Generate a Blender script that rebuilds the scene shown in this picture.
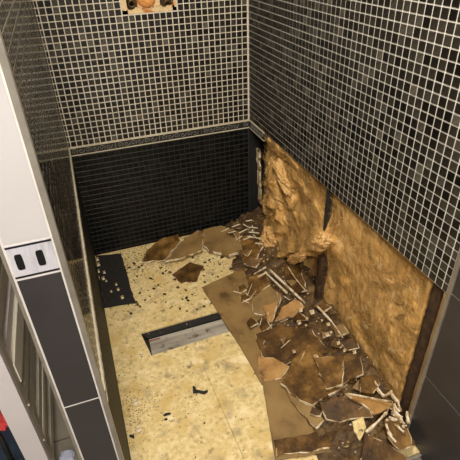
import bpy, bmesh, math, random
import numpy as np
from mathutils import Vector, Matrix, noise

for o in list(bpy.data.objects): bpy.data.objects.remove(o)
S = bpy.context.scene
COL = S.collection
rnd = random.Random(7)

# ------------------------------------------------------------------ camera
FPX = 457.14
CAM = Vector((0.08308, -1.98547, 1.36615))
RW = Matrix(((0.94261649, -0.33238985, -0.03148253),
             (-0.20921797, -0.51455635, -0.8315405),
             (0.26019609, 0.79041049, -0.55457123)))      # world -> camera (x right, y down, z forward)
cam_d = bpy.data.cameras.new('camera')
cam_d.sensor_fit = 'HORIZONTAL'; cam_d.sensor_width = 36.0
cam_d.lens = 36.0 * FPX / 460.0
cam_d.clip_start = 0.02
cam = bpy.data.objects.new('camera', cam_d); COL.objects.link(cam)
cam.matrix_world = Matrix.Translation(CAM) @ (RW.transposed() @ Matrix(((1, 0, 0), (0, -1, 0), (0, 0, -1)))).to_4x4()
S.camera = cam

# ------------------------------------------------------------------ light
S.view_settings.view_transform = 'Standard'
S.view_settings.look = 'None'
S.view_settings.exposure = 0.0
S.view_settings.gamma = 1.0
S.view_settings.use_curve_mapping = False
W = bpy.data.worlds.new('world'); S.world = W; W.use_nodes = True
bg = W.node_tree.nodes['Background']
bg.inputs[0].default_value = (1.0, 0.95, 0.89, 1); bg.inputs[1].default_value = 0.62

def area(name, loc, target, size, power, colr):
    d = bpy.data.lights.new(name, 'AREA'); d.shape = 'DISK'; d.size = size; d.energy = power; d.color = colr
    o = bpy.data.objects.new(name, d); COL.objects.link(o); o.location = loc
    v = Vector(target) - Vector(loc); o.rotation_euler = v.to_track_quat('-Z', 'Y').to_euler()
    return o
area('ceiling_lamp_light', (0.30, -1.25, 2.20), (0.32, -0.95, 0), 0.28, 25, (1.0, 0.92, 0.80))
area('room_lamp_light', (-0.06, -2.55, 2.20), (0.50, -0.9, 0.5), 0.40, 56, (1.0, 0.94, 0.86))

# ------------------------------------------------------------------ helpers
def raydir(px, py):
    return RW.transposed() @ Vector(((px - 230) / FPX, (py - 230) / FPX, 1.0))
def atz(px, py, z):
    d = raydir(px, py); return CAM + d * ((z - CAM.z) / d.z)
def atx(px, py, x):
    d = raydir(px, py); return CAM + d * ((x - CAM.x) / d.x)
def aty(px, py, y):
    d = raydir(px, py); return CAM + d * ((y - CAM.y) / d.y)
def project(p):
    q = RW @ (Vector(p) - CAM)
    return (230 + FPX * q.x / q.z, 230 + FPX * q.y / q.z, q.z)

def link(name, mesh, parent=None):
    o = bpy.data.objects.new(name, mesh); COL.objects.link(o)
    if parent: o.parent = parent
    return o
def tag(o, label=None, cat=None, group=None, kind=None):
    if label: o['label'] = label
    if cat: o['category'] = cat
    if group: o['group'] = group
    if kind: o['kind'] = kind
    return o
def smooth(me, on=True):
    me.polygons.foreach_set('use_smooth', [on] * len(me.polygons))

class MB:
    def __init__(s): s.v = []; s.f = []; s.m = []
    def box(s, a, b, m=0):
        x0, y0, z0 = a; x1, y1, z1 = b; n = len(s.v)
        s.v += [(x0,y0,z0),(x1,y0,z0),(x1,y1,z0),(x0,y1,z0),(x0,y0,z1),(x1,y0,z1),(x1,y1,z1),(x0,y1,z1)]
        for q in ((0,3,2,1),(4,5,6,7),(0,1,5,4),(1,2,6,5),(2,3,7,6),(3,0,4,7)):
            s.f.append(tuple(n + i for i in q)); s.m.append(m)
        return s
    def prism(s, pts, dvec, m=0):
        n = len(s.v); k = len(pts); d = Vector(dvec)
        s.v += [tuple(p) for p in pts] + [tuple(Vector(p) + d) for p in pts]
        s.f.append(tuple(range(n, n + k))); s.m.append(m)
        s.f.append(tuple(range(n + 2 * k - 1, n + k - 1, -1))); s.m.append(m)
        for i in range(k):
            j = (i + 1) % k; s.f.append((n + j, n + i, n + k + i, n + k + j)); s.m.append(m)
        return s
    def tube(s, pts, r, seg=8, m=0, caps=True):
        pts = [Vector(p) for p in pts]; n0 = len(s.v); k = len(pts)
        rr = r if isinstance(r, (list, tuple)) else [r] * k
        for i, p in enumerate(pts):
            t = (pts[min(i + 1, k - 1)] - pts[max(i - 1, 0)]).normalized()
            up = Vector((0, 0, 1)) if abs(t.z) < .9 else Vector((1, 0, 0))
            a = t.cross(up).normalized(); b = t.cross(a)
            for j in range(seg):
                th = 2 * math.pi * j / seg
                s.v.append(tuple(p + (a * math.cos(th) + b * math.sin(th)) * rr[i]))
        for i in range(k - 1):
            for j in range(seg):
                j2 = (j + 1) % seg
                s.f.append((n0 + i*seg + j, n0 + i*seg + j2, n0 + (i+1)*seg + j2, n0 + (i+1)*seg + j)); s.m.append(m)
        if caps:
            s.f.append(tuple(n0 + j for j in range(seg))); s.m.append(m)
            s.f.append(tuple(n0 + (k-1)*seg + j for j in reversed(range(seg)))); s.m.append(m)
        return s
    def build(s, name, mats, parent=None, sm=False, bevel=0):
        me = bpy.data.meshes.new(name); me.from_pydata(s.v, [], s.f); me.update()
        if not isinstance(mats, (list, tuple)): mats = [mats]
        for m in mats: me.materials.append(m)
        me.polygons.foreach_set('material_index', s.m)
        bm = bmesh.new(); bm.from_mesh(me)
        if bevel:
            bmesh.ops.bevel(bm, geom=bm.edges[:], offset=bevel, segments=2, affect='EDGES', profile=.6)
        bmesh.ops.recalc_face_normals(bm, faces=bm.faces[:]); bm.to_mesh(me); bm.free()
        if sm: smooth(me)
        return link(name, me, parent)

# ------------------------------------------------------------------ materials
def srgb(r, g, b):
    def c(u):
        u /= 255.0
        return u / 12.92 if u <= .04045 else ((u + .055) / 1.055) ** 2.4
    return (c(r), c(g), c(b), 1)
def mat(name, cols, rough=.6, scale=20, detail=6, dist=0.0, bump=0.0, bscale=None, spec=.5, metal=0, lo=.3, hi=.7, coord='Object', stretch=None, nrough=.6, rot=None):
    """noise driven colour ramp over cols, optional bump"""
    m = bpy.data.materials.new(name); m.use_nodes = True; nt = m.node_tree; N = nt.nodes; L = nt.links
    b = N['Principled BSDF']; b.inputs['Roughness'].default_value = rough; b.inputs['Metallic'].default_value = metal
    b.inputs['Specular IOR Level'].default_value = spec
    tc = N.new('ShaderNodeTexCoord'); src = tc.outputs[coord]
    if stretch:
        mp = N.new('ShaderNodeMapping'); mp.inputs['Scale'].default_value = stretch; mp.inputs['Rotation'].default_value = rot or (0, 0, 0); L.new(src, mp.inputs[0]); src = mp.outputs[0]
    if len(cols) == 1:
        b.inputs['Base Color'].default_value = cols[0]
    else:
        n = N.new('ShaderNodeTexNoise'); n.inputs['Scale'].default_value = scale; n.inputs['Detail'].default_value = detail
        n.inputs['Distortion'].default_value = dist; n.inputs['Roughness'].default_value = nrough; L.new(src, n.inputs['Vector'])
        r = N.new('ShaderNodeValToRGB'); r.color_ramp.elements[0].position = lo; r.color_ramp.elements[1].position = hi
        r.color_ramp.elements[0].color = cols[0]; r.color_ramp.elements[1].color = cols[-1]
        for i, c in enumerate(cols[1:-1]):
            e = r.color_ramp.elements.new(lo + (hi - lo) * (i + 1) / (len(cols) - 1)); e.color = c
        L.new(n.outputs['Fac'], r.inputs[0]); L.new(r.outputs[0], b.inputs['Base Color'])
    if bump:
        n2 = N.new('ShaderNodeTexNoise'); n2.inputs['Scale'].default_value = bscale or scale * 3; n2.inputs['Detail'].default_value = 5
        L.new(src, n2.inputs['Vector'])
        bp = N.new('ShaderNodeBump'); bp.inputs['Strength'].default_value = bump; bp.inputs['Distance'].default_value = .004
        L.new(n2.outputs['Fac'], bp.inputs['Height']); L.new(bp.outputs[0], b.inputs['Normal'])
    return m
def overlay(m, colour, scale, lo, hi, detail=6, dist=0, seed=0.0, stretch=None):
    """second noise layer: stains of another colour over the existing base colour"""
    nt = m.node_tree; N = nt.nodes; L = nt.links; b = N['Principled BSDF']
    old = b.inputs['Base Color'].links[0].from_socket if b.inputs['Base Color'].links else None
    tc = N.new('ShaderNodeTexCoord'); mp = N.new('ShaderNodeMapping'); mp.inputs['Location'].default_value = (seed, seed * .7, seed * 1.3)
    if stretch: mp.inputs['Scale'].default_value = stretch
    L.new(tc.outputs['Object'], mp.inputs[0])
    n = N.new('ShaderNodeTexNoise'); n.inputs['Scale'].default_value = scale; n.inputs['Detail'].default_value = detail; n.inputs['Distortion'].default_value = dist
    L.new(mp.outputs[0], n.inputs['Vector'])
    mr = N.new('ShaderNodeMapRange'); mr.inputs[1].default_value = lo; mr.inputs[2].default_value = hi
    L.new(n.outputs['Fac'], mr.inputs[0])
    mx = N.new('ShaderNodeMix'); mx.data_type = 'RGBA'
    L.new(mr.outputs[0], mx.inputs[0])
    if old: L.new(old, mx.inputs[6])
    else: mx.inputs[6].default_value = b.inputs['Base Color'].default_value
    mx.inputs[7].default_value = colour
    L.new(mx.outputs[2], b.inputs['Base Color'])
    return m

TONES = [(18,16,13),(26,23,19),(34,31,26),(43,39,33),(54,50,43),(66,62,54),(80,75,66)]
WEIGHT = [4, 6, 6, 6, 4, 2, .6]
M_tile = [mat('mosaic_tone', [srgb(*[c*.8 for c in t]), srgb(*[min(255, c*1.2) for c in t])], rough=.3, scale=60, spec=.4) for t in TONES]
M_tileL = [mat('reflective_mosaic_tone', [srgb(*[c*.8 for c in t]), srgb(*[min(255, c*1.2) for c in t])], rough=.12, scale=60, spec=.5) for t in TONES]
BT = [(10,10,9),(14,14,13),(19,19,18),(25,25,24)]
M_black = [mat('black_mosaic_tone', [srgb(*t)], rough=.32, spec=.22) for t in BT]
M_grime = [mat('grimy_black_mosaic_tone', [srgb(*t), srgb(t[0]+16, t[1]+13, t[2]+6)], rough=.55, spec=.25, scale=12) for t in BT]
M_grout = mat('light_grout', [srgb(188,176,154), srgb(214,203,182)], rough=.85, scale=14, bump=.2, bscale=200)
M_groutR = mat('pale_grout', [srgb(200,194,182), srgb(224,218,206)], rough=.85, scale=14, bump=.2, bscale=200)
M_dgrout = mat('dark_grout', [srgb(38,39,36), srgb(54,55,51)], rough=.85, scale=20)
M_liner = mat('cream_liner', [srgb(176,164,138), srgb(206,196,172)], rough=.35, scale=30)
M_border = mat('border_dark_glaze', [srgb(30,29,27), srgb(48,46,42)], rough=.3, scale=40)
M_scroll = mat('border_scroll_glaze', [srgb(98,96,90), srgb(128,125,117)], rough=.35, scale=60)
M_board = mat('wall_board', [srgb(60,50,38), srgb(90,76,56)], rough=.9, scale=12, bump=.3)
M_cavity = mat('cavity_dark_board', [srgb(24,20,15), srgb(46,36,24)], rough=.9, scale=15)
M_dwall = mat('dark_wall_backing', [srgb(8,8,7), srgb(16,15,14)], rough=.7, scale=18)
M_plain = mat('charcoal_tile_glaze', [srgb(50,46,46), srgb(58,54,54)], rough=.4, scale=8, bump=.05, bscale=150)
M_white = mat('white_tile_glaze', [srgb(192,187,186), srgb(200,195,194)], rough=.3, scale=4)
M_wgrout = mat('white_grout', [srgb(205,198,192), srgb(222,215,208)], rough=.8, scale=30)
M_alu = mat('satin_aluminium_trim', [srgb(150,142,130), srgb(172,164,150)], rough=.4, scale=30, metal=.6)
M_listel = mat('silver_listel', [srgb(178,176,182), srgb(200,197,202), srgb(168,166,174)], rough=.35, scale=60, stretch=(1, 1, .15))
M_blk = mat('black_glaze', [srgb(12,12,13)], rough=.3)
M_ceil = mat('ceiling_paint', [srgb(225,220,212), srgb(232,228,220)], rough=.9, scale=3)
M_chip = mat('yellow_chipboard', [srgb(172,146,94), srgb(210,186,128), srgb(230,208,154)], rough=.85, scale=60, detail=9, lo=.30, hi=.62, bump=.6, bscale=140, nrough=.7)
overlay(M_chip, srgb(204,174,108), 9, .50, .70, seed=3, detail=9)
overlay(M_chip, srgb(234,216,168), 14, .56, .72, seed=15, detail=9)
overlay(M_chip, srgb(150,132,98), 13, .57, .74, seed=9, detail=10)
overlay(M_chip, srgb(116,98,70), 30, .61, .73, seed=5, detail=9)
overlay(M_chip, srgb(50,42,32), 70, .67, .72, seed=1, detail=4)
M_tan = mat('tan_backer_sheet', [srgb(104,80,44), srgb(136,107,62), srgb(150,121,74)], rough=.6, scale=9, detail=8, bump=.15, bscale=90)
overlay(M_tan, srgb(80,55,24), 13, .58, .74, seed=4)
overlay(M_tan, srgb(176,150,104), 60, .68, .76, seed=8)
M_brown = mat('wet_brown_backing', [srgb(60,40,14), srgb(102,72,30), srgb(144,108,56)], rough=.62, scale=17, detail=9, bump=.7, bscale=75, spec=.3, lo=.33, hi=.66)
overlay(M_brown, srgb(150,112,64), 55, .66, .76, seed=6)
M_dbrown = mat('dark_brown_backing', [srgb(44,28,10), srgb(80,55,22), srgb(116,84,42)], rough=.6, scale=18, detail=9, bump=.7, bscale=75, spec=.3, lo=.33, hi=.66)
overlay(M_dbrown, srgb(128,92,48), 70, .68, .76, seed=2)
M_otan = mat('orange_tan_backing', [srgb(128,88,42), srgb(164,122,66), srgb(186,146,88)], rough=.6, scale=16, detail=8, bump=.3, bscale=110)
overlay(M_otan, srgb(90,58,24), 22, .58, .7, seed=7)
M_edge = mat('broken_plaster_edge', [srgb(98,66,32), srgb(190,164,120), srgb(228,214,186)], rough=.85, scale=34, lo=.36, hi=.60, bump=.5, bscale=200)
M_stick = mat('plaster_sliver_white', [srgb(140,108,66), srgb(206,184,146), srgb(228,214,190)], rough=.85, scale=60, lo=.3, hi=.6)
M_rubble = mat('brown_rubble_dirt', [srgb(42,28,11), srgb(76,53,22), srgb(116,88,46)], rough=.7, scale=22, detail=9, bump=.8, bscale=90)
overlay(M_rubble, srgb(168,134,86), 75, .66, .74, seed=3)
M_rot = mat('rotten_dark_wood', [srgb(34,21,9), srgb(62,40,17), srgb(90,62,30)], rough=.85, scale=30, bump=.9, bscale=70, detail=8)
M_grey = mat('grey_old_wood', [srgb(104,96,84), srgb(148,140,126), srgb(176,168,152)], rough=.8, scale=30, stretch=(.12, 1, 1), bump=.3)
overlay(M_grey, srgb(80,66,50), 24, .58, .7, seed=2)
M_bit = mat('black_bitumen', [srgb(20,18,16), srgb(38,35,30)], rough=.75, scale=60, bump=.5)
M_red = mat('rust_red', [srgb(120,46,26), srgb(150,70,40)], rough=.8, scale=40)
M_pine = mat('light_wood_edge', [srgb(140,108,66), srgb(176,144,96)], rough=.8, scale=30, stretch=(1, 1, .15))
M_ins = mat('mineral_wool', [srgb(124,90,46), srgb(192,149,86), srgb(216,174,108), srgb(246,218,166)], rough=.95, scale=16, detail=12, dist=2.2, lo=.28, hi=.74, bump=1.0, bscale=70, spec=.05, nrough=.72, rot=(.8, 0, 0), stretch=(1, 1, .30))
overlay(M_ins, srgb(132,104,62), 4.4, .52, .70, seed=2.2, detail=10, dist=2.5)
overlay(M_ins, srgb(242,190,110), 5.5, .56, .74, seed=7.1, detail=10, dist=3)
overlay(M_ins, srgb(228,200,150), 9, .58, .72, seed=3.3, detail=10, dist=3)
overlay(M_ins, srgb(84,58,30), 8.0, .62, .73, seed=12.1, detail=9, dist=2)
M_fib = [mat('wool_fibre', [srgb(*c)], rough=.95, spec=.1) for c in ((204,164,100), (188,148,88), (164,124,70), (214,180,122))]
M_plas = mat('plaster_cream', [srgb(190,158,112), srgb(222,196,150)], rough=.9, scale=30, bump=.6, bscale=90)
overlay(M_plas, srgb(180,112,58), 18, .56, .66, seed=5)
M_brass = mat('tarnished_brass', [srgb(58,44,28), srgb(104,82,54)], rough=.4, scale=30, metal=.7)
M_orange = mat('orange_foam', [srgb(190,120,56), srgb(220,160,92)], rough=.9, scale=40, bump=.8)
M_wpaint = mat('white_lacquer', [srgb(214,206,206), srgb(222,214,214)], rough=.4, scale=5)
M_slat = mat('grey_beige_slat', [srgb(176,169,154), srgb(202,195,180)], rough=.45, scale=12)
M_cream = mat('cream_bar', [srgb(236,228,206), srgb(244,238,222)], rough=.4, scale=12)
M_ftile = mat('grey_floor_tile', [srgb(120,112,100), srgb(140,132,118)], rough=.5, scale=10)
M_navy = mat('navy_cloth', [srgb(24,34,50), srgb(42,56,74)], rough=.9, scale=30, bump=.4)
M_redc = mat('red_cloth', [srgb(196,44,48), srgb(222,78,76)], rough=.85, scale=30)
M_lblue = mat('pale_blue_cloth', [srgb(170,178,206), srgb(206,208,222)], rough=.85, scale=30)

# ------------------------------------------------------------------ setting dimensions (metres; chipboard top = z 0)
P = .025                       # mosaic pitch
ZB = .585                      # lower edge of the upper mosaic
XL, XR = .012, .857            # left and right tiled faces
XC = .965                      # back of the wall cavity
TOP = 2.25
YE = -1.345                    # front end of the shower walls
BT0, BT1 = ZB - .041, ZB - .001  # border band
TS = .0209                     # mosaic tile size

# ---- floor
fl = MB().box((-.02, -1.42, -.10), (XC, .02, -.032)).build('floor', M_cavity); fl['kind'] = 'structure'
# hole for the grey board, in floor coordinates
hA, hB, hC, hD = [atz(*q, 0) for q in ((140.5, 333), (218, 311.5), (230, 331.5), (151.5, 355.5))]
def slab(pts2, z0, z1, name, m, parent, hole=None):
    mb = MB()
    if hole is None:
        mb.prism([(x, y, z1) for x, y in pts2], (0, 0, z0 - z1))
    else:
        n = len(pts2); h = hole
        mb.v += [(x, y, z1) for x, y in pts2] + [(x, y, z1) for x, y in h] + [(x, y, z0) for x, y in pts2] + [(x, y, z0) for x, y in h]
        for i in range(4):
            j = (i + 1) % 4
            mb.f.append((i, j, 4 + j, 4 + i)); mb.m.append(0)
            mb.f.append((i, 8 + i, 8 + j, j)); mb.m.append(0)
            mb.f.append((4 + i, 4 + j, 12 + j, 12 + i)); mb.m.append(0)
    return mb.build(name, m, parent)
# panels: a large one at the back with the hole, two front ones left and right of the visible seam
s0 = atz(203, 366, 0); s1 = atz(251, 470, 0)
ysp = s0.y
slab([(XL - .01, ysp), (XC - .01, ysp), (XC - .01, .005), (XL - .01, .005)], -.03, 0, 'chipboard_panel', M_chip, fl,
     hole=[(hD.x, hD.y), (hC.x, hC.y), (hB.x, hB.y), (hA.x, hA.y)])
slab([(XL - .01, -1.42), (s1.x - .0006, -1.42), (s0.x - .0006, ysp - .0006), (XL - .01, ysp - .0006)], -.03, -.0006, 'chipboard_panel', M_chip, fl)
slab([(s1.x + .0004, -1.42), (XC - .01, -1.42), (XC - .01, ysp - .0006), (s0.x + .0004, ysp - .0006)], -.03, .0004, 'chipboard_panel', M_chip, fl)
# outer bathroom floor
fo = MB().box((-1.6, -3.2, -.16), (-.10, .6, -.062)).box((-.10, -3.2, -.16), (1.0, -1.425, -.062)).build('floor_bathroom', M_dgrout); fo['kind'] = 'structure'
for ix in range(5):
    for iy in range(11):
        x0 = -1.6 + ix * .30; y0 = -3.2 + iy * .30 + .155
        MB().box((x0 + .002, y0 + .003, -.064), (min(x0 + .298, -.102), y0 + .297, -.055)).build('floor_tile', M_ftile, fo)
for ix in range(4):
    for iy in range(5):
        x0 = -.10 + ix * .30; y0 = -3.2 + iy * .35
        MB().box((x0 + .002, y0 + .003, -.064), (min(x0 + .298, 1.0), y0 + .347, -.055)).build('floor_tile', M_ftile, fo)
MB().box((-.02, -1.43, -.10), (XC, -1.422, -.002)).build('step_edge', M_alu, fl)

# ---- mosaic tiles
def tile_faces(mb, o, u, v, n, hu, hv, h, m, ch=.0011):
    """chamfered tile centred at o: half sizes hu/hv along u/v, height h along n"""
    b = len(mb.v)
    for (a, c) in ((-1,-1),(1,-1),(1,1),(-1,1)): mb.v.append(tuple(o + u*hu*a + v*hv*c))
    for (a, c) in ((-1,-1),(1,-1),(1,1),(-1,1)): mb.v.append(tuple(o + u*hu*a + v*hv*c + n*(h-ch*.6)))
    for (a, c) in ((-1,-1),(1,-1),(1,1),(-1,1)): mb.v.append(tuple(o + u*(hu-ch)*a + v*(hv-ch)*c + n*h))
    for i in range(4):
        j = (i + 1) % 4
        mb.f += [(b+i, b+j, b+4+j, b+4+i), (b+4+i, b+4+j, b+8+j, b+8+i)]; mb.m += [m, m]
    mb.f.append((b+8, b+9, b+10, b+11)); mb.m.append(m)
def mosaic(wall, slots, u, v, n, mats, weights, h, name, singles, seed):
    """slots: list of (centre, half_u, half_v); biggest `singles` in the view are objects of their own"""
    r = random.Random(seed); areas = []
    for k, (c, hu, hv) in enumerate(slots):
        q = [project(c + u*a*hu + v*b_*hv) for a, b_ in ((-1,-1),(1,-1),(1,1),(-1,1))]
        ar = 0
        if all(t[2] > .05 for t in q):
            for i in range(4): ar += q[i][0]*q[(i+1)%4][1] - q[(i+1)%4][0]*q[i][1]
            cx = sum(t[0] for t in q)/4; cy = sum(t[1] for t in q)/4
            ar = abs(ar)/2 if (2 < cx < 458 and 2 < cy < 458) else 0
        areas.append(ar)
    order = sorted(range(len(slots)), key=lambda k: -areas[k])
    big = set(k for k in order[:singles] if areas[k] > 0)
    rest = MB(); cache = {}
    for k, (c, hu, hv) in enumerate(slots):
        m = r.choices(range(len(mats)), weights)[0]
        if k in big:
            key = (m, round(hu, 4), round(hv, 4))
            if key not in cache:
                t = MB(); tile_faces(t, Vector((0,0,0)), u, v, n, hu, hv, h, 0)
                me = bpy.data.meshes.new(name); me.from_pydata(t.v, [], t.f); me.materials.append(mats[m]); me.update()
                cache[key] = me
            o = link(name, cache[key], wall); o.location = c
        else:
            tile_faces(rest, c, u, v, n, hu, hv, h, m)
    if rest.v:
        o = rest.build(name + '_field', mats, wall); o['kind'] = 'stuff'
X_, Y_, Z_ = Vector((1,0,0)), Vector((0,1,0)), Vector((0,0,1))

# ---- back wall
hx0, hx1, hz0 = 13, 22, 20     # opening: columns 13..21, rows from 20
rows_up = int((TOP - ZB) / P)
ox0, ox1 = hx0 * P + .004, hx1 * P - .004; oz0, oz1 = ZB + hz0 * P + .003, ZB + (hz0 + 8) * P
bw = MB()
bw.box((-.12, .0, BT0), (ox0, .06, TOP)).box((ox1, .0, BT0), (XC, .06, TOP)).box((ox0, .0, BT0), (ox1, .06, oz0)).box((ox0, 0, oz1), (ox1, .06, TOP))
wb = bw.build('wall_back', M_grout); wb['kind'] = 'structure'
MB().box((-.12, .001, -.1), (XR - .004, .06, BT0)).build('dark_grout_bed', M_dgrout, wb)
MB().box((XR - .004, .004, -.1), (XC, .06, BT0)).build('dark_backing', M_dwall, wb)
sl = []
for c in range(34):
    for r in range(rows_up):
        if hx0 <= c < hx1 and hz0 <= r < hz0 + 8: continue
        x0 = c * P + (P - TS) / 2; x1 = x0 + TS
        x0 = max(x0, XL + .003); x1 = min(x1, XR - .003)
        sl.append((Vector(((x0+x1)/2, 0, ZB + (r + .5) * P)), (x1-x0)/2, TS/2))
mosaic(wb, sl, X_, Z_, -Y_, M_tile, WEIGHT, .0022, 'mosaic_tile', 300, 11)
sl = []
for c in range(34):
    for r in range(23):
        x0 = c * P + .0008; x1 = (c + 1) * P - .0008
        x0 = max(x0, XL + .003); x1 = min(x1, XR - .006); zc = BT0 - .004 - (r + .5) * P
        if zc < .0: continue
        sl.append((Vector(((x0+x1)/2, .001, zc)), (x1-x0)/2, P/2 - .0018))
mosaic(wb, sl, X_, Z_, -Y_, M_black, [4, 4, 3, 1], .0022, 'black_mosaic_tile', 0, 12)
def border(parent, o, u, n, length):
    """border strip along u from o (lower edge), n out of the wall: glaze band, two cream liners, scroll relief"""
    def bx(name, a0, a1, z0, z1, d0, d1, m, bev=0):
        c = [o + u*a + n*d for a, d in ((a0, d0), (a1, d0), (a1, d1), (a0, d1))]
        pts = [Vector((p.x, p.y, z0)) for p in c]
        return MB().prism(pts, (0, 0, z1 - z0)).build(name, m, parent, bevel=bev)
    k = 0; a = 0
    while a < length - .01:
        e = min(a + .20, length); bx('border_tile', a + .0006, e - .0006, BT0 + .004, BT1 - .006, -.002, .0035, M_border)
        # scroll relief on this tile
        mb = MB(); q = a + .02
        while q + .018 < e:
            pts = []
            for t in range(15):
                th = t / 14 * 4.4 * math.pi / 2
                rr = .0115 * (1 - t / 18)
                s = 1 if k % 2 == 0 else -1
                pts.append(o + u*(q + rr*math.cos(th)) + n*.0038 + Vector((0, 0, (BT0 + BT1)/2 - .001 + s*rr*math.sin(th))))
            mb.tube(pts, .0015, 4); k += 1; q += .030
            mb.tube([o + u*(q - .02) + n*.0036 + Vector((0,0,BT0 + .010)), o + u*(q - .012) + n*.0036 + Vector((0,0,BT1 - .014))], .0013, 4)
        if mb.v:
            mb.build('scroll_relief', M_scroll, parent)
        a += .20
    bx('liner', 0, length, BT1 - .006, BT1 + .001, -.002, .006, M_liner, .0012)
    bx('liner', 0, length, BT0 - .001, BT0 + .004, -.002, .005, M_liner, .001)
border(wb, Vector((XL, 0, 0)), X_, -Y_, XR - XL)

# opening around the old tap connections
op = MB()
op.box((ox0 - .004, .03, oz0 - .002), (ox1 + .004, .055, oz1))                         # rear board
op.build('opening_board', M_plas, wb)
rim = MB()
r2 = random.Random(4); n = 26
for i in range(n):
    a0 = ox0 + (ox1 - ox0) * i / n; a1 = ox0 + (ox1 - ox0) * (i + 1) / n
    rim.box((a0, -.001, oz0), (a1, .032, oz0 + .012 + r2.uniform(0, .010)))
for i in range(10):
    z0 = oz0 + i * .02
    rim.box((ox0, -.001, z0), (ox0 + .014 + r2.uniform(0, .012), .032, z0 + .02))
    rim.box((ox1 - .010 - r2.uniform(0, .010), -.001, z0), (ox1, .032, z0 + .02))
rim.build('opening_rim', M_plas, wb)
def fitting(px, py, label, r=.017):
    c = aty(px, py, .03)
    o = bpy.data.objects.new('pipe_fitting', None); COL.objects.link(o); o.location = c
    tag(o, label, 'pipe fitting', None)
    ring = MB(); nseg = 20; z = 0
    prof = [(r*.55, 0), (r, 0), (r, -.024), (r*.8, -.030), (r*.52, -.030), (r*.5, -.004)]
    for a, d in prof:
        for j in range(nseg):
            th = 2*math.pi*j/nseg; ring.v.append((a*math.cos(th), d, a*math.sin(th)))
    for i in range(len(prof)-1):
        for j in range(nseg):
            j2 = (j+1) % nseg; ring.f.append((i*nseg+j, i*nseg+j2, (i+1)*nseg+j2, (i+1)*nseg+j)); ring.m.append(0)
    ring.build('collar', M_brass, o, True)
    MB().tube([(0, -.002, 0), (0, -.006, 0)], r*.52, 16).build('bore', M_blk, o)
    MB().tube([(0, -.008, 0), (0, -.008, .06), (0, -.002, .14)], r*.75, 12).build('supply_pipe', M_brass, o, True)
    MB().box((-r*1.5, -.006, -r*1.35), (r*1.5, .0, r*1.35)).build('mounting_plate', M_brass, o, bevel=.002)
    return o
fitting(130.5, 3, 'round dark brass pipe fitting at left of the wall opening')
fitting(166, 3, 'round dark brass pipe fitting at right of the wall opening')
fo_ = aty(147, 0, .028)
bm = bmesh.new(); bmesh.ops.create_icosphere(bm, subdivisions=3, radius=.03)
for v in bm.verts:
    v.co = Vector((v.co.x*1.2, v.co.y*.45, v.co.z*.8)) * (1 + .25*noise.noise(v.co*60))
me = bpy.data.meshes.new('foam_lump'); bm.to_mesh(me); bm.free(); me.materials.append(M_orange); smooth(me)
fm = link('foam_lump', me); fm.location = fo_
tag(fm, 'orange brown crumbly foam lump between the two pipe fittings', 'foam')

# ---- right wall
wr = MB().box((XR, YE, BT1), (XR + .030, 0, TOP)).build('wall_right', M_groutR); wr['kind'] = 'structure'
MB().box((XC, YE - .005, -.1), (XC + .04, .06, TOP)).build('cavity_board', M_cavity, wr)
MB().box((XR + .001, -.185, BT0), (XR + .028, 0, BT1)).build('border_bed', M_board, wr)
border(wr, Vector((XR, -.185, 0)), Y_, -X_, .185)
sl = []
for c in range(54):
    for r in range(rows_up):
        y1 = -c * P - (P - TS)/2 - .002; y0 = max(y1 - TS, YE + .003)
        if y1 - y0 < .004: continue
        sl.append((Vector((XR, (y0+y1)/2, ZB + (r + .5) * P)), (y1-y0)/2, TS/2))
mosaic(wr, sl, -Y_, Z_, -X_, M_tile, WEIGHT, .0022, 'mosaic_tile', 300, 21)
# front run of plain charcoal tiles on the same plane
MB().box((XR + .0005, -3.2, -.1), (XR + .05, YE - .012, TOP)).build('plain_tile_bed', M_wgrout, wr)
zj = [-.02 - .30, .285 - .305, .285, .595, .905, 1.215, 1.525, 1.835, 2.145, TOP]
for i in range(1, len(zj) - 1):
    y = YE - .014
    for wd in (.62, .62, .60):
        MB().box((XR - .001, y - wd + .002, zj[i] + .0013), (XR + .010, y, zj[i+1] - .0013)).build('plain_wall_tile', M_plain, wr, bevel=.001)
        y -= wd
MB().box((XR - .004, YE - .013, -.03), (XR + .03, YE - .001, TOP)).build('edge_trim', M_alu, wr, bevel=.0015)
# stud at the front end of the cavity, metal strip between the two bays
def rough_box(a, b, name, m, parent, div=(4, 4, 30), amp=.004, sc=40):
    bm = bmesh.new(); bmesh.ops.create_cube(bm, size=1)
    for ax, k in enumerate(div):
        es = [e for e in bm.edges if abs((e.verts[0].co - e.verts[1].co)[ax]) > 1e-6]
        if k > 1: bmesh.ops.subdivide_edges(bm, edges=es, cuts=k - 1, use_grid_fill=True)
    a, b = Vector(a), Vector(b)
    for v in bm.verts:
        p = Vector([a[i] + (v.co[i] + .5) * (b[i] - a[i]) for i in range(3)])
        v.co = p + noise.noise_vector(p * sc) * amp
    me = bpy.data.meshes.new(name); bm.to_mesh(me); bm.free(); me.materials.append(m); smooth(me)
    return link(name, me, parent)
rough_box((XR + .012, YE + .004, 0), (XC - .004, YE + .058, BT1 + .004), 'timber_stud', M_rot, wr, (6, 4, 40), .004, 60)
rough_box((XR - .004, -.770, .0), (XR + .050, -.738, .285), 'timber_stud', M_rot, wr, (4, 3, 24), .006, 45)
rough_box((XR + .001, YE - .001, 0), (XR + .016, YE + .010, BT1), 'split_batten_edge', M_pine, wr, (2, 2, 30), .002, 50)

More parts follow.
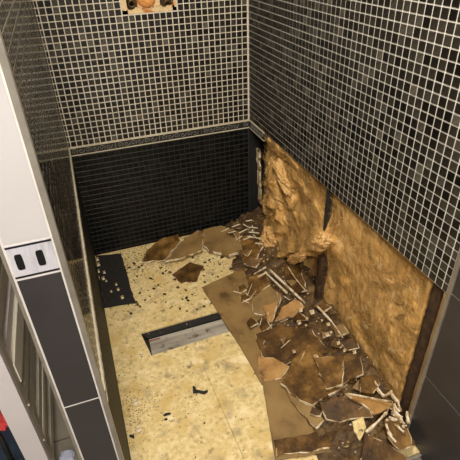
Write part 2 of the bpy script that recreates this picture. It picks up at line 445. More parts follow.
# ---- left wall partition
wl = MB().box((-.072, YE + .012, -.1), (XL, 0, TOP)).build('wall_left', M_grout); wl['kind'] = 'structure'
MB().box((XL - .002, YE + .014, -.03), (XL + .0006, -.001, BT0)).build('dark_grout_bed', M_dgrout, wl)
sl = []
for c in range(53):
    for r in range(rows_up):
        y1 = -c * P - (P - TS)/2 - .002; y0 = max(y1 - TS, YE + .016)
        if y1 - y0 < .004: continue
        sl.append((Vector((XL, (y0+y1)/2, ZB + (r + .5) * P)), (y1-y0)/2, TS/2))
mosaic(wl, sl, Y_, Z_, X_, M_tileL, WEIGHT, .0018, 'mosaic_tile', 0, 31)
sl = []
for c in range(53):
    for r in range(22):
        y1 = -c * P - .004; y0 = max(y1 - P + .003, YE + .016); zc = BT0 - .004 - (r + .5) * P
        if y1 - y0 < .004 or zc < 0: continue
        sl.append((Vector((XL + .0006, (y0+y1)/2, zc)), (y1-y0)/2, P/2 - .0012))
mosaic(wl, sl, Y_, Z_, X_, M_grime, [4, 4, 3, 1], .0018, 'black_mosaic_tile', 0, 32)
border(wl, Vector((XL, YE + .014, 0)), Y_, X_, -YE - .014)
# end face of the partition
EY = YE + .012
MB().box((-.070, EY - .0092, -.06), (XL - .004, EY, TOP)).build('end_grout_bed', M_wgrout, wl)
ex0, ex1 = -.0640, .0030
def etile(z0, z1, m, name='end_tile'):
    return MB().box((ex0, EY - .010, z0), (ex1, EY - .003, z1)).build(name, m, wl, bevel=.0008)
LZ0, LZ1 = .911, .974
etile(LZ1 + .0035, LZ1 + .3275, M_white); etile(LZ1 + .330, LZ1 + .655, M_white); etile(LZ1 + .6575, LZ1 + .98, M_white)
li = etile(LZ0, LZ1, M_listel, 'listel')
for z in (LZ0 + .0015, LZ1 - .0045):
    MB().box((ex0, EY - .0110, z), (ex1, EY - .0095, z + .003)).build('listel_line', M_blk, li)
for xc in (-.0500, -.0190):
    mb = MB(); pts = []
    for a in range(24):
        th = 2*math.pi*a/24; cx, cz = math.cos(th), math.sin(th)
        pts.append((xc + math.copysign(abs(cx)**.45, cx)*.0056, EY - .0115, (LZ0+LZ1)/2 + math.copysign(abs(cz)**.35, cz)*.0145))
    mb.prism(pts, (0, .002, 0)).build('listel_slot', M_blk, li)
etile(LZ0 - .327, LZ0 - .004, M_plain); etile(LZ0 - .656, LZ0 - .3310, M_plain); etile(-.05, LZ0 - .660, M_plain)
def trim(x0, x1, y0, y1): return MB().box((x0, y0, -.06), (x1, y1, TOP)).build('edge_trim', M_alu, wl, bevel=.0012)
trim(.0060, XL + .004, EY - .011, EY + .003)
trim(-.0730, -.0675, EY - .011, EY + .003)
# ---- outer bathroom walls
for nm, a, b in (('wall_bathroom_left', (-1.64, -3.2, -.16), (-1.60, .64, TOP)), ('wall_bathroom_rear', (-1.60, .60, -.16), (-.12, .64, TOP))):
    w_ = MB().box(a, b).build(nm, M_ceil); w_['kind'] = 'structure'
# ---- ceiling
ce = MB().box((-1.6, -3.2, TOP), (1.0, .06, TOP + .04)).build('ceiling', M_ceil); ce['kind'] = 'structure'

def sstep(a, b, x):
    t = max(0, min(1, (x - a) / (b - a))); return t*t*(3 - 2*t)
# ------------------------------------------------------------------ mineral wool in the cavity
def wool(name, label, y0, y1, z0, z1, bumps, seed, ny, nz, amp0, fold, ledge=0):
    bm = bmesh.new(); grid = []
    sd = Vector((seed, seed*2.3, seed*.7)); xb = XR + .022
    for i in range(ny + 1):
        row = []
        for j in range(nz + 1):
            y = y0 + (y1 - y0) * i / ny; z = z0 + (z1 - z0) * j / nz
            p = Vector((0, y, z)) + sd
            amp = amp0 * (.6 + 1.0 * sstep(-.56, -.36, y)) if ledge else amp0
            d = noise.fractal(p * 6, 1.1, 2.0, 4) * amp * 1.2 + (1 - 2*abs(noise.noise(p * 9))) * amp * fold + noise.fractal(p * 26, .9, 2.0, 4) * amp * .17
            if ledge:
                zl = max(-.08, .10 + (-.50 - y) * .80) + .030 * noise.noise(p * 11)
                d += (.040 + .03 * noise.noise(p * 8)) * sstep(zl, zl + .02, z) * (1 - sstep(zl + .03, zl + .13, z)) * sstep(0, .10, y1 - y) - .042 * (1 - sstep(zl - .02, zl + .008, z))
            for (by, bz, ba, br, bq) in bumps:
                d += ba * math.exp(-(((y - by) / br) ** 2 + ((z - bz) / bq) ** 2))
            e = min(i, ny - i, j, nz - j) / 5.0
            if e < 1: d -= .012 * (1 - e)
            q = noise.noise_vector(p * 16) * amp * .5
            row.append(bm.verts.new((xb - d, y + (q.y if 0 < i < ny else 0), z + (q.z if 0 < j < nz else 0))))
        grid.append(row)
    for i in range(ny):
        for j in range(nz):
            bm.faces.new((grid[i][j], grid[i][j+1], grid[i+1][j+1], grid[i+1][j]))
    ring = [grid[i][0] for i in range(ny+1)] + [grid[ny][j] for j in range(1, nz+1)] + [grid[i][nz] for i in range(ny-1, -1, -1)] + [grid[0][j] for j in range(nz-1, 0, -1)]
    back = [bm.verts.new((XC - .004, v.co.y, v.co.z)) for v in ring]
    for i in range(len(ring)):
        j = (i+1) % len(ring); bm.faces.new((ring[i], ring[j], back[j], back[i]))
    bm.faces.new(back)
    bmesh.ops.recalc_face_normals(bm, faces=bm.faces[:])
    me = bpy.data.meshes.new(name); bm.to_mesh(me); bm.free(); me.materials.append(M_ins); smooth(me)
    o = tag(link(name, me), label, 'insulation', 'mineral wool behind the right wall')
    # loose fibres
    r = random.Random(seed); mb = MB()
    fr = [grid_co for grid_co in ()]
    vs = me.vertices; nfront = (ny+1)*(nz+1)
    for k in range(int(ny*nz*.22)):
        i = r.randrange(nfront); p = vs[i].co.copy(); nn = Vector((-1, 0, 0))
        a = math.radians(35) + r.gauss(0, .7); t = Vector((r.uniform(-.35, .1), math.sin(a), math.cos(a))).normalized()
        L = r.uniform(.012, .045); w = r.uniform(.0003, .0007)
        b = t.cross(nn).normalized() * w
        p = p + nn * r.uniform(.0005, .003); m = r.randrange(4)
        c = p + t*L*.5 + nn*r.uniform(.0, .005); e = p + t*L + nn*r.uniform(-.003, .006)
        n0 = len(mb.v)
        mb.v += [tuple(p-b), tuple(p+b), tuple(c+b), tuple(c-b), tuple(e)]
        mb.f += [(n0, n0+1, n0+2, n0+3), (n0+3, n0+2, n0+4)]; mb.m += [m, m]
    f = mb.build('loose_fibres', M_fib, o); f['kind'] = 'stuff'
    return o
def bp(px, py, amp, r, rz=None, x=XR + .01):
    p = atx(px, py, x); return (p.y, p.z, amp, r, rz or r)
b1 = [bp(272, 240, .030, .06, .06), bp(326, 240, .03, .06, .04), bp(276, 185, .045, .05, .05), bp(290, 172, .02, .05, .03),
      bp(284, 163, -.035, .022), bp(292, 197, -.045, .028, .03), bp(276, 214, -.045, .03, .025), bp(283, 245, -.04, .022, .06), bp(306, 205, -.015, .06, .08), bp(266, 160, -.01, .04)]
b2 = [bp(380, 330, .012, .08), bp(345, 260, .008, .08), bp(365, 350, -.012, .05), bp(335, 245, .02, .05, .05), bp(330, 300, -.025, .03, .1)]
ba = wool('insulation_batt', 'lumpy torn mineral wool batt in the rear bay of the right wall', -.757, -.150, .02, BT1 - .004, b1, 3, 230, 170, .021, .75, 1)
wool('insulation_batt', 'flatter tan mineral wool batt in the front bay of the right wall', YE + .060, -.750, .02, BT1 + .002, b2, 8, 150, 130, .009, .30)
st = MB().box((XR + .002, -.752, .36), (XR + .03, -.744, BT1)).build('metal_strip', M_bit, wr)
M_tuft = mat('pale_wool_tuft', [srgb(170,128,74), srgb(204,162,102), srgb(228,198,148)], rough=.95, scale=30, detail=10, dist=2, lo=.3, hi=.7, bump=1, bscale=90, spec=.05, nrough=.7)
def tuft(px, py, x, dims, seed, ang=0):
    c = atx(px, py, x); bm = bmesh.new(); bmesh.ops.create_icosphere(bm, subdivisions=5, radius=1)
    ca, sa = math.cos(ang), math.sin(ang)
    for v in bm.verts:
        d = v.co.copy(); q = d * 1.6 + Vector((seed, seed * .3, 0))
        f = 1 + .45 * noise.fractal(q, .9, 2.1, 5) + .22 * (1 - 2 * abs(noise.noise(q * 2.2)))
        y, z = d.y * dims[1], d.z * dims[2]
        v.co = Vector((d.x * dims[0], y * ca - z * sa, y * sa + z * ca)) * f
    me = bpy.data.meshes.new('torn_tuft'); bm.to_mesh(me); bm.free(); me.materials.append(M_tuft); smooth(me)
    o = link('torn_tuft', me, ba); o.location = c
for a in ((284, 176, .868, (.028, .075, .030), 1.3, .6), (272, 172, .875, (.022, .03, .045), 4.4, .2), (270, 240, .845, (.035, .045, .065), 2.1, .2), (279, 203, .872, (.022, .030, .055), 6.2, .1),
          (322, 243, .852, (.030, .070, .028), 3.7, -.7), (297, 258, .842, (.020, .085, .018), 8.8, -.75), (268, 205, .88, (.02, .022, .05), 9.5, 0)):
    tuft(*a)
# broken remnant of board hanging at the rear corner
def remnant():
    a = aty(259, 150, -.03); b = aty(261, 203, -.03)
    mb = MB(); n = 14; r = random.Random(5); L = []
    for i in range(n + 1):
        t = i / n; z = a.z + (b.z - a.z) * t; x = a.x + (b.x - a.x) * t
        L.append((x + r.uniform(-.003, .003), z, .0042 + r.uniform(-.0015, .0018)))
    for i in range(n):
        (x0, z0, w0), (x1, z1, w1) = L[i], L[i+1]
        mb.prism([(x0 - w0, -.035, z0), (x0 + w0, -.035, z0), (x1 + w1, -.035, z1), (x1 - w1, -.035, z1)], (0, .033, 0))
    return mb.build('board_remnant', M_edge)
tag(remnant(), 'thin ragged upright strip of pale broken board in the rear right corner', 'board')

# ------------------------------------------------------------------ rubble heap
def heap(x, y):
    h = .075 * sstep(.60, .92, x) * sstep(-1.42, -1.05, y) 
    h = max(h, .05 * sstep(.60 + .10 * sstep(-.30, -.15, y), .84, x) * sstep(-.75, -.35, y) + .03 * math.exp(-((x-.80)/.10)**2 - ((y+.10)/.14)**2))
    h = max(h, .055 * math.exp(-((x-.74)/.16)**2 - ((y+1.20)/.20)**2))
    return h
bm = bmesh.new(); NX, NY = 110, 260; g = {}
for i in range(NX + 1):
    for j in range(NY + 1):
        x = .40 + (XC - .012 - .40) * i / NX; y = -1.40 + 1.395 * j / NY
        p = Vector((x, y, 0)); hh = heap(x, y)
        edge = sstep(.50 + .05 * noise.noise(p * 9) + .14 * sstep(-.36, -.24, y), .66 + .10 * sstep(-.36, -.24, y), x)
        z = hh * .95 + edge * (noise.fractal(p * 24, .9, 2, 4) * .014 + abs(noise.noise(p * 60)) * .012) - .012 + .010 * edge
        g[i, j] = bm.verts.new((x, y, max(z, -.002 if 0 < i < NX and 0 < j < NY else -.03)))
for i in range(NX):
    for j in range(NY):
        q = (g[i, j], g[i+1, j], g[i+1, j+1], g[i, j+1])
        if max(v.co.z for v in q) > .0005: bm.faces.new(q)
bmesh.ops.delete(bm, geom=[v for v in bm.verts if not v.link_faces], context='VERTS')
me = bpy.data.meshes.new('rubble_dirt'); bm.to_mesh(me); bm.free(); me.materials.append(M_rubble); smooth(me)
tag(link('rubble_dirt', me), 'brown wet dirt and crumbled backing heaped along the right wall', 'rubble', kind='stuff')

# ------------------------------------------------------------------ broken pieces
def hit(px, py, off=0.0):
    z = .02
    for _ in range(12):
        p = atz(px, py, z); z = .5 * z + .5 * (heap(p.x, p.y) + off)
    return atz(px, py, z)
def shard(poly, label, mtop, off=.012, tilt=(0, 0), th=.008, group=None, name='broken_board', cat='board', jag=.0048, flat=None, medge=None, seed=None):
    """flat broken piece: outline given by where its corners rest on the heap (pixel -> point on the heap), real thickness, rough edge"""
    pts = [hit(x, y, off) if flat is None else atz(x, y, flat) for x, y in poly]
    A = np.array([[p.x, p.y, 1] for p in pts]); zz = np.array([p.z for p in pts])
    if flat is None:
        co, *_ = np.linalg.lstsq(A, zz, rcond=None)
        if abs(co[0]) > .5 or abs(co[1]) > .5:
            co = np.array([.0, .0, zz.mean()])
    else: co = np.array([0, 0, flat])
    rr_ = 1.0
    cx, cy = A[:, 0].mean(), A[:, 1].mean()
    tilt = (tilt[0]*1.7, tilt[1]*1.7); a = co[0] + tilt[0]; b = co[1] + tilt[1]; c = co[2] - tilt[0]*cx - tilt[1]*cy
    nrm = Vector((-a, -b, 1)).normalized()
    P3 = []
    for x, y in poly:
        d = raydir(x, y); t = (a*CAM.x + b*CAM.y + c - CAM.z) / (d.z - a*d.x - b*d.y); P3.append(CAM + d*t)
    r = random.Random(seed if seed is not None else int(poly[0][0]*31 + poly[0][1]*17))
    out = []
    for i in range(len(P3)):
        p, q = P3[i], P3[(i+1) % len(P3)]
        L = (q - p).length; k = max(1, int(L / .022)); s = (q - p).normalized().cross(nrm)
        for j in range(k):
            w = p.lerp(q, j / k)
            if j: w = w + s * r.uniform(-jag, jag)
            out.append(w)
    org = sum(out, Vector()) / len(out); base = min(p.z for p in out) - th
    o0 = Vector((org.x, org.y, base))
    top = [p - o0 for p in out]
    bot = [p - nrm*th - o0 for p in out]
    mb = MB(); n = len(top)
    mb.v = [tuple(p) for p in top] + [tuple(p) for p in bot]
    mb.f = [tuple(range(n)), tuple(range(2*n-1, n-1, -1))] + [(i, n+i, n+(i+1) % n, (i+1) % n) for i in range(n)]; mb.m = [0]*(n+2)
    o = mb.build(name, mtop); o.location = o0
    tag(o, label, cat, group)
    # rough pale broken edge wrapped round the rim, a little proud
    ctr = sum(top, Vector()) / n; e = MB()
    for i in range(n):
        t = top[i]; dirv = (t - ctr); dirv -= nrm*dirv.dot(nrm); dirv.normalize()
        j1, j2 = r.uniform(.0005, .0022), r.uniform(.0008, .003)
        e.v += [tuple(t + nrm*.0004 - dirv*r.uniform(.0003, .0014)), tuple(t + dirv*j1 - nrm*.0006), tuple(bot[i] + dirv*j2 + nrm*.0006), tuple(bot[i] - nrm*.0004 - dirv*.003)]
    for i in range(n):
        j = (i+1) % n
        mid = (top[i] + top[j])*.5 - ctr; pale = (mid.y < .25*abs(mid.x)) != (r.random() < .12)
        for k in range(3):
            e.f.append((4*i+k, 4*i+k+1, 4*j+k+1, 4*j+k)); e.m.append(0 if pale else 1)
    e.build('broken_edge', [medge or M_edge, mtop], o)
    return o
BK = 'broken brown boards lying on the rubble'
# sheets lying flat on the chipboard
shard([(202,287),(246,267),(284,266),(318,318),(322,372),(262,384),(241,347)], 'large tan backer sheet lying flat with its corner towards the grey board', M_tan, flat=.007, th=.006, jag=.0012, name='backer_sheet', cat='sheet', medge=M_tan)
shard([(262,376),(300,372),(345,380),(366,446),(276,459)], 'flat tan sheet at the bottom of the view below the largest brown shard', M_tan, flat=.012, th=.006, jag=.0012, name='backer_sheet', cat='sheet', medge=M_tan)
shard([(274,440),(355,425),(365,444),(300,452),(277,456)], 'narrow dark brown wet strip across the lower tan sheet', M_dbrown, flat=.019, th=.005, name='wet_strip', cat='board')
# along the back wall
shard([(142,262),(147,250),(163,238),(178,234),(180,242),(164,260)], 'dark brown triangular shard leaning by the black back wall, leftmost of the row', M_brown, flat=.020, tilt=(0, .05), th=.007)
shard([(165.5,261),(181,242),(197,230.5),(203,231),(202,250),(184,257)], 'olive brown shard with a pale diagonal edge, second in the row along the back wall', M_tan, flat=.034, tilt=(.02, .03), th=.009)
shard([(203,230),(221,225.5),(239,232),(242,251),(229,255),(209,250.5),(203,245)], 'brown shard with a thick pale front edge, third in the row along the back wall', M_tan, off=.026, tilt=(0, .03), th=.014, medge=M_stick)
shard([(239,236),(250,236),(263,246),(257,258),(244,264),(240,250)], 'rounded brown shard by the rear right corner under white slivers', M_brown, off=.016)
shard([(172,275),(190,262),(204,266),(197,281),(182,283)], 'small thin dark brown offcut on the yellow boards in front of the row', M_dbrown, flat=.004, th=.003, jag=.004)
# centre, on the upper sheet
shard([(249,277),(263,273),(272,284),(252,298),(246,293)], 'small brown shard at the top of the central pile with a pale left edge', M_brown, off=.014, tilt=(-.1, .1))
shard([(252,298),(270,286),(281,294),(279,305),(263,315),(253,314)], 'tan flat shard in the middle of the central pile', M_tan, off=.020, tilt=(0, .08))
shard([(263,306),(278,302),(272,322),(267,321)], 'small pale pointed shard standing in the central pile', M_otan, off=.032, tilt=(.15, .1))
shard([(274.5,321),(282,307),(295,299),(304,307),(293,316)], 'orange tan shard with thick white front edge in the central pile', M_otan, off=.034, tilt=(.1, .12), th=.012)
shard([(256,321),(263,316),(272,324),(263,331)], 'tiny dark chip with pale edge on the tan sheet', M_dbrown, off=.016)
shard([(238,287),(244,284),(247,289),(240,293)], 'tiny pale edged chip left of the central pile', M_brown, off=.012, th=.005)
shard([(240,296),(247,293),(251,298),(242,302)], 'tiny brown chip below the pale edged chip left of the pile', M_brown, off=.012, th=.005)
shard([(284,264),(300,266),(307,290),(296,294),(284,280)], 'dark brown shard tucked below the rear wool bulge', M_dbrown, off=.022, tilt=(.1, 0))
# big ones in front
shard([(256,334),(282,326),(312,330),(328,352),(300,356),(284,366),(262,356)], 'wide dark brown board behind the largest shard', M_dbrown, off=.018, tilt=(0, .05))
shard([(258,356),(274,358),(289,367),(281,378),(265,381),(259,373)], 'tan lobed shard left of the largest brown shard', M_otan, off=.014, tilt=(0, .08))
shard([(280.5,383),(292,360),(308,344),(332,362),(347,384),(322,398),(312,405),(300,400)], 'largest dark brown shard in front with a jagged white lower edge', M_brown, off=.026, tilt=(0, .05), th=.010)
shard([(313,357),(343,355),(342,384),(326,389)], 'brown four sided shard lying on the largest shard', M_brown, off=.045, tilt=(.05, .1))
shard([(344,355),(360,358),(363,374),(343,384)], 'brown shard beside the four sided one near the front wool batt', M_dbrown, off=.045, tilt=(.05, .1))
shard([(320,402),(346,395),(362,399),(373,417),(357,418),(340,422),(327,419)], 'dark brown shard with curved white lower edge right of the largest shard', M_dbrown, off=.032, tilt=(0, .12), th=.011)
shard([(346,393),(364,396.5),(393,401),(392,408),(375,414),(360,402)], 'orange brown wedge with a white upper edge near the stud', M_otan, off=.045, tilt=(.0, .2), th=.010)
shard([(361,377),(377,375),(380,384),(373,393),(361,392)], 'small brown block with pale rim near the foot of the front batt', M_brown, off=.05, tilt=(.1, .1), th=.016)
shard([(365,434),(382,441),(404,455),(410,464),(360,466)], 'dark brown shard at the bottom edge below the white slivers', M_dbrown, off=.035, tilt=(0, .1))
shard([(353,422),(363,417),(366,428),(360,441)], 'pale yellow chip standing among the front rubble', M_chip, off=.03, tilt=(0, .2))
shard([(281,384),(300,400),(314,406),(324,420),(316,428),(300,412)], 'narrow brown sliver board with white edge under the largest shard', M_tan, off=.012, th=.008)
shard([(385,420),(396,414),(407,428),(412,446),(400,450),(388,436)], 'brown crumbly shard at the foot of the dark stud', M_brown, off=.045, tilt=(.1, .1))
# smaller fragments between the big pieces
rf = random.Random(41); GF = 'small brown board fragments in the rubble'
anchors = [(252,322),(262,338),(300,318),(312,338),(336,345),(350,372),(360,386),(300,375),(316,412),(340,432),(352,408),(372,424),(376,448),(392,452),(268,344),(284,290),(292,282),(310,300),(322,306),(316,322),(330,372),(350,345),(340,330),(236,244),(246,252),(230,236),(252,262),(258,268),(384,404),(376,398),(290,340),(275,352),(300,332),(246,318),(345,402),(334,398),(325,335),(262,262)]
for (x, y) in anchors[::2] + anchors[21:30:4]:
    d = rf.uniform(4.5, 9.5); k = rf.choice([3, 4, 4, 5]); a0 = rf.uniform(0, 6.28); q = []
    for i in range(k):
        th = a0 - i*2*math.pi/k + rf.uniform(-.35, .35); q.append((x + d*1.2*math.cos(th)*rf.uniform(.6, 1.1), y + d*.75*math.sin(th)*rf.uniform(.6, 1.1)))
    shard(q, 'small brown board fragment among the larger pieces of the rubble', rf.choice([M_brown, M_dbrown, M_dbrown, M_brown, M_tan]), off=rf.uniform(.018, .03), tilt=(rf.uniform(-.25, .25), rf.uniform(-.1, .35)), th=rf.uniform(.005, .009), group=GF, name='board_fragment', cat='fragment', jag=.003)
# ---- slivers
SM = [M_stick, M_edge]
def sliver(p0, p1, w, label, group, off=.03, bend=0, lift=0, name='plaster_sliver', th=None):
    a = hit(*p0, off); b = hit(*p1, off + lift); r = random.Random(int(p0[0]*7 + p1[1]*13))
    t = (b - a).normalized(); s = t.cross(Z_).normalized(); n = 4; mb = MB(); q = []
    o0 = Vector((a.x, a.y, a.z - w))
    for i in range(n + 1):
        c = a.lerp(b, i / n) + s*bend*math.sin(math.pi*i/n); ww = w*.8*r.uniform(.6, 1.2); hh = (th or w*.75)*r.uniform(.75, 1.1)
        up = s.cross(t).normalized()
        for (x, z) in ((-1,-1),(1,-1),(.8,1),(-.8,1)): q.append(tuple(c + s*ww*x + up*hh*z - o0))
    mb.v = q
    for i in range(n):
        for k in range(4):
            k2 = (k+1) % 4; mb.f.append((i*4+k, i*4+k2, i*4+4+k2, i*4+4+k)); mb.m.append(0)
    mb.f += [(0,1,2,3), (n*4+3, n*4+2, n*4+1, n*4)]; mb.m += [0, 0]
    o = mb.build(name, r.choice(SM)); o.location = o0
    tag(o, label, 'sliver', group); return o
G1 = 'white slivers in the rear right corner'; l1 = 'short white plaster sliver in the heap at the rear right corner'
for q in [((221,232),(229,228),.003),((232,227),(240,224),.003),((239,233),(247,229),.0035),((243,224),(250,228),.003),((247,236),(262,239),.0035),
          ((249,232),(259,233),.003),((243,240),(250,237),.003),((252,225),(254,231),.003),((246,221),(252,220),.003),((236,240),(242,236),.0025),
          ((255,243),(263,244),.0028),((250,227),(258,228),.0025),((228,233),(236,231),.0022)]:
    sliver(q[0], q[1], q[2], l1, G1, .035)
sliver((265,272),(287,293), .0045, 'long thin white edge strip, nearer of two parallel strips in the central pile', None, .040)
sliver((270,270),(305,303), .0050, 'longest white edge strip running from the wool to the central pile', None, .045)
sliver((288,267),(306,291), .0025, 'thin white strip curving under the rear wool bulge', None, .060, .004)
sliver((254,274),(266,267), .0035, 'white strip end leaning up towards the wool at the rear', None, .045)
sliver((258,277),(267,272), .0035, 'grey white strip end beside the leaning one', None, .040)
sliver((317,306),(332,322), .0045, 'white strip at the foot of the seam between the wool batts', None, .06)
sliver((332,322),(343,338), .0025, 'thin pale strip along the foot of the front batt', None, .065)
G2 = 'white slivers at the foot of the stud'; l2 = 'white crumbly plaster sliver heaped at the foot of the dark stud'
for q in [((366,432),(386,413),.0055),((386,413),(388,408),.004),((391,393),(398,402),.006),((398,400),(401,411),.005),((393,410),(402,418),.006),
          ((389,417),(397,420),.005),((407,412),(409,423),.0065),((377,388),(384,396),.006),((383,396),(392,391),.005),((400,416),(404,424),.005),
          ((394,404),(399,412),.006),((386,424),(392,436),.004),((375,381),(378,386),.003),((397,425),(404,432),.004),((388,432),(396,442),.004)]:
    sliver(q[0], q[1], q[2], l2, G2, .060 + .02 * ((q[0][0] * 7) % 1.0), .002)
rs = random.Random(12)
for (cx, cy, sx, sy, nn, lab, gg, of) in ((396,412,12,14,16,l2,G2,.055), (250,236,12,10,5,l1,G1,.03)):
    for k in range(nn):
        x, y = rs.gauss(cx, sx*.5), rs.gauss(cy, sy*.5); a = rs.uniform(0, 3.14); L = rs.uniform(2, 4.5)
        sliver((x, y), (x + L*math.cos(a), y + L*.7*math.sin(a)), rs.uniform(.0018, .004), lab, gg, of + rs.uniform(0, .02), .001, rs.uniform(-.01, .02))
G6 = 'pale slivers in the central pile'; l6 = 'small pale sliver between the shards of the central pile'
for (x0, y0, x1, y1) in ((247,296,252,284),(256,291,250,299),(277,292,279,303),(254,313,262,315),(233,291,241,293),(268,322,273,330),(262,318,260,325),(284,296,290,300),(290,312,301,308),(243,300,249,303),(268,312,270,322),(280,322,288,319)):
    sliver((x0, y0), (x1, y1), .0018, l6, G6, .032, .001)
sliver((347,393.5),(392,402), .0035, 'long straight white edge strip lying on the orange wedge', None, .062)
sliver((300,362),(308,345), .0018, 'thin pale scratchy strip at the upper left of the largest shard', None, .035)
sliver((281,348),(290,340), .0018, 'thin pale strip on the wide dark board', None, .035)
G3 = 'pale crumbs on the brown boards'; l3 = 'small pale plaster crumb lying on the brown boards in the middle'
for (x, y) in [(299,322),(307,318),(331,332),(327,334),(344,350),(354,352),(294,351),(316,356),(318,362),(328,324),(322,320),(312,312),(306,325),(300,310),(351,361),(338,343)]:
    r = random.Random(x*7+y); d = r.uniform(.9, 2.2)
    shard([(x-d, y-d*.6), (x+d*.8, y-d), (x+d, y+d*.5), (x-d*.3, y+d)], l3, M_edge, off=.040, th=.003, tilt=(r.uniform(-.4, .4), r.uniform(-.2, .4)), group=G3, name='plaster_crumb', cat='crumb', medge=M_stick)

# ------------------------------------------------------------------ floor items
# black mat in the rear left corner
shard([(95.5,255.5),(121,253.5),(127,275),(133,296),(135,303),(104,307.5)], 'black bitumen mat in the rear left floor corner', M_bit, flat=.003, th=.0025, jag=.003, name='bitumen_mat', cat='mat', medge=M_bit)
G4 = 'pale crumbs on the black mat'; l4 = 'pale plaster crumb on the black mat'
for (x, y) in [(97,259),(98,264),(98,271),(104,272),(103,278),(106,280.5),(116,284),(111,291),(118,289),(122,297)]:
    d = random.Random(x*3+y).uniform(.8, 1.9)
    shard([(x-d, y-d*.5), (x+d*.6, y-d), (x+d, y+d*.5), (x-d*.3, y+d)], l4, M_edge, flat=.006, th=.003, group=G4, name='plaster_crumb', cat='crumb')
# grey plank and black strip down in the floor slot
def plank(pts_px, z, th, name, label, cat, m, jag=0):
    pts = [atz(x, y, z) for x, y in pts_px]; c = sum(pts, Vector())/len(pts); c.z = z - th
    mb = MB().prism([p - c for p in pts], (0, 0, -th)); o = mb.build(name, m, None, bevel=.001); o.location = c
    return tag(o, label, cat)
plank([(149,339.5),(222.5,319),(229.5,332.5),(152,355)], -.004, .016, 'wooden_plank', 'grey weathered wooden plank set in the slot of the yellow floor', 'plank', M_grey)
plank([(141.5,334),(218,312.5),(221.5,317.5),(148,338.5)], -.004, .016, 'black_strip', 'black strip along the upper edge of the grey plank', 'strip', M_bit)
sliver((148,341),(160,338), .002, 'small rusty red splinter on the end of the grey plank', None, .004, name='splinter').data.materials[0] = M_red
def chip(px, py, d, label, m, group=None, name='debris_chip', asp=.6, rot=0, z=.004):
    r = random.Random(int(px*5 + py*3)); q = []
    for a in range(6):
        th = a*math.pi/3 + r.uniform(-.3, .3); x = d*math.cos(th)*r.uniform(.7, 1.1); y = d*asp*math.sin(th)*r.uniform(.7, 1.1)
        q.append((px + x*math.cos(rot) - y*math.sin(rot), py + x*math.sin(rot) + y*math.cos(rot)))
    q.reverse()
    return shard(q, label, m, flat=z, th=.003, group=group, name=name, cat='debris', medge=m, jag=.0006)
# black squiggle
shard([(193,386),(194.8,386.2),(195.8,389.5),(201,390.3),(204,391),(207.5,389.8),(207.5,391.8),(204,394),(199,392.5),(193.5,393)], 'black torn rubber scrap on the bare yellow floor', M_bit, flat=.004, th=.003, jag=.0005, name='rubber_scrap', cat='scrap', medge=M_bit)
chip(167, 414, 4, 'small dark curl of debris left of the rubber scrap', M_bit, asp=.3, rot=-.3)
chip(166, 419, 1.8, 'tiny black crumb below the dark curl', M_bit)
chip(132, 436, 3.2, 'black chip near the left wall at the bottom of the view', M_bit, asp=.5, rot=.3)
chip(138, 429, 3.2, 'square white chip among grey dirt near the left wall', M_stick, asp=.9)
chip(135, 402, 2.6, 'upright white chip near the left wall above the grey dirt', M_stick, asp=1.4)
G5 = 'dark crumbs on the yellow floor'; l5 = 'small dark crumb scattered on the yellow floor by the back wall'
rr = random.Random(99); cnt = 0
spots = [(137,276),(134,280),(160,268),(155,302),(131,313),(140,306),(128,311),(150,296),(128,304),(195,280),(186,290),(178,287),(192,294),(188,300),(170,272),(163,273),(205,262),(213,258),(222,257),(197,309),(204,306),(211,303)]
while len(spots) < 62:
    x, y = rr.uniform(124, 228), rr.uniform(255, 312)
    if x > 195 and y > 282: continue
    spots.append((x, y))
for (x, y) in spots:
    chip(x, y, rr.uniform(.5, 1.8), l5, rr.choice([M_bit, M_dbrown, M_dbrown]), G5, name='dark_crumb', asp=rr.uniform(.35, .8), rot=rr.uniform(-1, 1))
# fine grit: too small to pick apart
mb = MB(); rr = random.Random(3)
def grit(x, y, s, m, z=0.0):
    n = len(mb.v); h = s*rr.uniform(.5, 1)
    for k in range(4):
        th = k*math.pi/2 + rr.uniform(-.5, .5); mb.v.append((x + s*math.cos(th), y + s*math.sin(th)*rr.uniform(.4, 1), z))
    mb.v.append((x, y, z + h))
    for k in range(4): mb.f.append((n+k, n+(k+1) % 4, n+4)); mb.m.append(m)
for k in range(900):
    x = rr.uniform(.03, .62); y = -abs(rr.gauss(0, .35))
    if y < -1.38: continue
    if (x < .13 and y > -.38): pass
    grit(x, y, rr.uniform(.001, .0035), rr.choice([0, 1, 1, 2, 3]), .0005)
for k in range(500):
    x = rr.uniform(.10, .62); y = -abs(rr.gauss(.12, .13)); grit(x, y, rr.uniform(.0015, .0055), rr.choice([0, 1, 1, 3]), .0005)
for k in range(350):
    grit(rr.gauss(.045, .03) if rr.random() < .5 else rr.uniform(.02, .3), rr.gauss(-.97, .06), rr.uniform(.001, .003), rr.choice([0, 0, 1, 3]), .0005)
for k in range(1300):
    x = rr.uniform(.58, .93); y = rr.uniform(-1.38, -.02); grit(x, y, rr.uniform(.002, .006), rr.choice([1, 1, 1, 2, 3]), heap(x, y) - .002)
o = mb.build('fine_grit', [M_bit, M_dbrown, M_stick, M_otan]); tag(o, 'fine dark and pale grit scattered over floor and rubble', 'grit', kind='stuff')

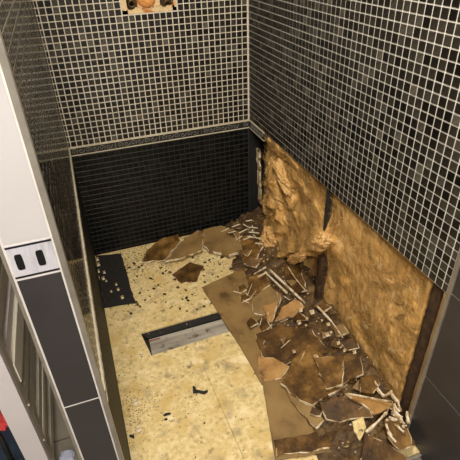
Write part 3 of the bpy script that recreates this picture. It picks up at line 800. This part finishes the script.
# ------------------------------------------------------------------ things left of the partition
XF = -.205; YF = -1.11
rk = bpy.data.objects.new('slatted_rack', None); COL.objects.link(rk); rk.location = (XF, YF, -.055)
tag(rk, 'tall white upright rack with grey horizontal slats left of the narrow tiled partition', 'rack')
def rpart(a, b, name, m, bev=.0015, parent=None):
    o = MB().box([a[0]-XF, a[1]-YF, a[2]+.055], [b[0]-XF, b[1]-YF, b[2]+.055]).build(name, m, parent or rk, bevel=bev); return o
rpart((XF - .054, YF - .004, -.052), (XF, YF + .018, .86), 'front_panel', M_wpaint)
up_ = rpart((XF - .030, YF + .018, -.052), (XF - .001, YF + .050, .86), 'upright', M_slat)
rpart((XF - .030, YF + .60, -.052), (XF - .001, YF + .632, .86), 'upright', M_slat)
z = .010; k = 0
zs = []
while z < .84:
    dz = (.040, .030, .046, .034)[k % 4]
    dep = (.0, .010, .004, .014)[k % 4]
    m = M_slat
    if z < .385 <= z + dz: dz = .385 - z
    if abs(z - .385) < .001: m = M_cream; dz = .074; dep = -.006
    elif abs(z - .459) < .001: m = M_wpaint; dz = .042; dep = .004
    elif z > .10 and z < .14: m = M_cream; dz = .030; dep = -.002
    if dz > .008: rpart((XF - .026, YF + .050, z), (XF - .004 - dep, YF + .60, z + dz - .005), 'slat', m, .002)
    z += dz; k += 1
for px, py in ((28.5, 405), (43.5, 440)):
    p = atx(px, py, XF); MB().tube([(0.0 - .002, p.y - YF, p.z + .055), (.003, p.y - YF, p.z + .055)], .0032, 10).build('pin', M_stick, rk)
# bag and cloths
def blob(name, c, dims, m, label, cat, seed, amp=.12, parent=None):
    bm = bmesh.new(); bmesh.ops.create_icosphere(bm, subdivisions=4, radius=1)
    for v in bm.verts:
        d = v.co.normalized(); w = [math.copysign(abs(d[i])**.6, d[i]) for i in range(3)]
        f = 1 + amp*noise.fractal(d*2.2 + Vector((seed, 0, 0)), 1, 2, 4)
        v.co = Vector((w[0]*dims[0], w[1]*dims[1], w[2]*dims[2])) * f
        v.co.z = max(v.co.z, -dims[2]*.95) + dims[2]*.95
    me = bpy.data.meshes.new(name); bm.to_mesh(me); bm.free(); me.materials.append(m); smooth(me)
    o = link(name, me, parent); o.location = c
    if label: tag(o, label, cat)
    return o
pb = atz(-6, 468, -.055)
bag = blob('cloth_bag', (-.415, -.90, -.055), (.12, .19, .045), M_navy, 'dark navy cloth bag with black strap on the floor in the lower left corner', 'bag', 2)
MB().tube([(.045 + .05*t/3, -.02 - .13*t/3, .086 + .012*math.sin(t*1.1)) for t in [i*.25 for i in range(13)]], .007, 8).build('strap', M_blk, bag, True)
rc_ = atz(0, 421, .045)
rc = blob('red_cloth', (rc_.x, rc_.y, .030), (.026, .03, .012), M_redc, 'crumpled red cloth on top of the navy bag', 'cloth', 5, .3)
lb = atz(68, 459, -.055)
blob('pale_cloth', (lb.x, lb.y, -.055), (.022, .022, .010), M_lblue, 'pale blue crumpled cloth on the floor behind the partition foot', 'cloth', 9, .3)
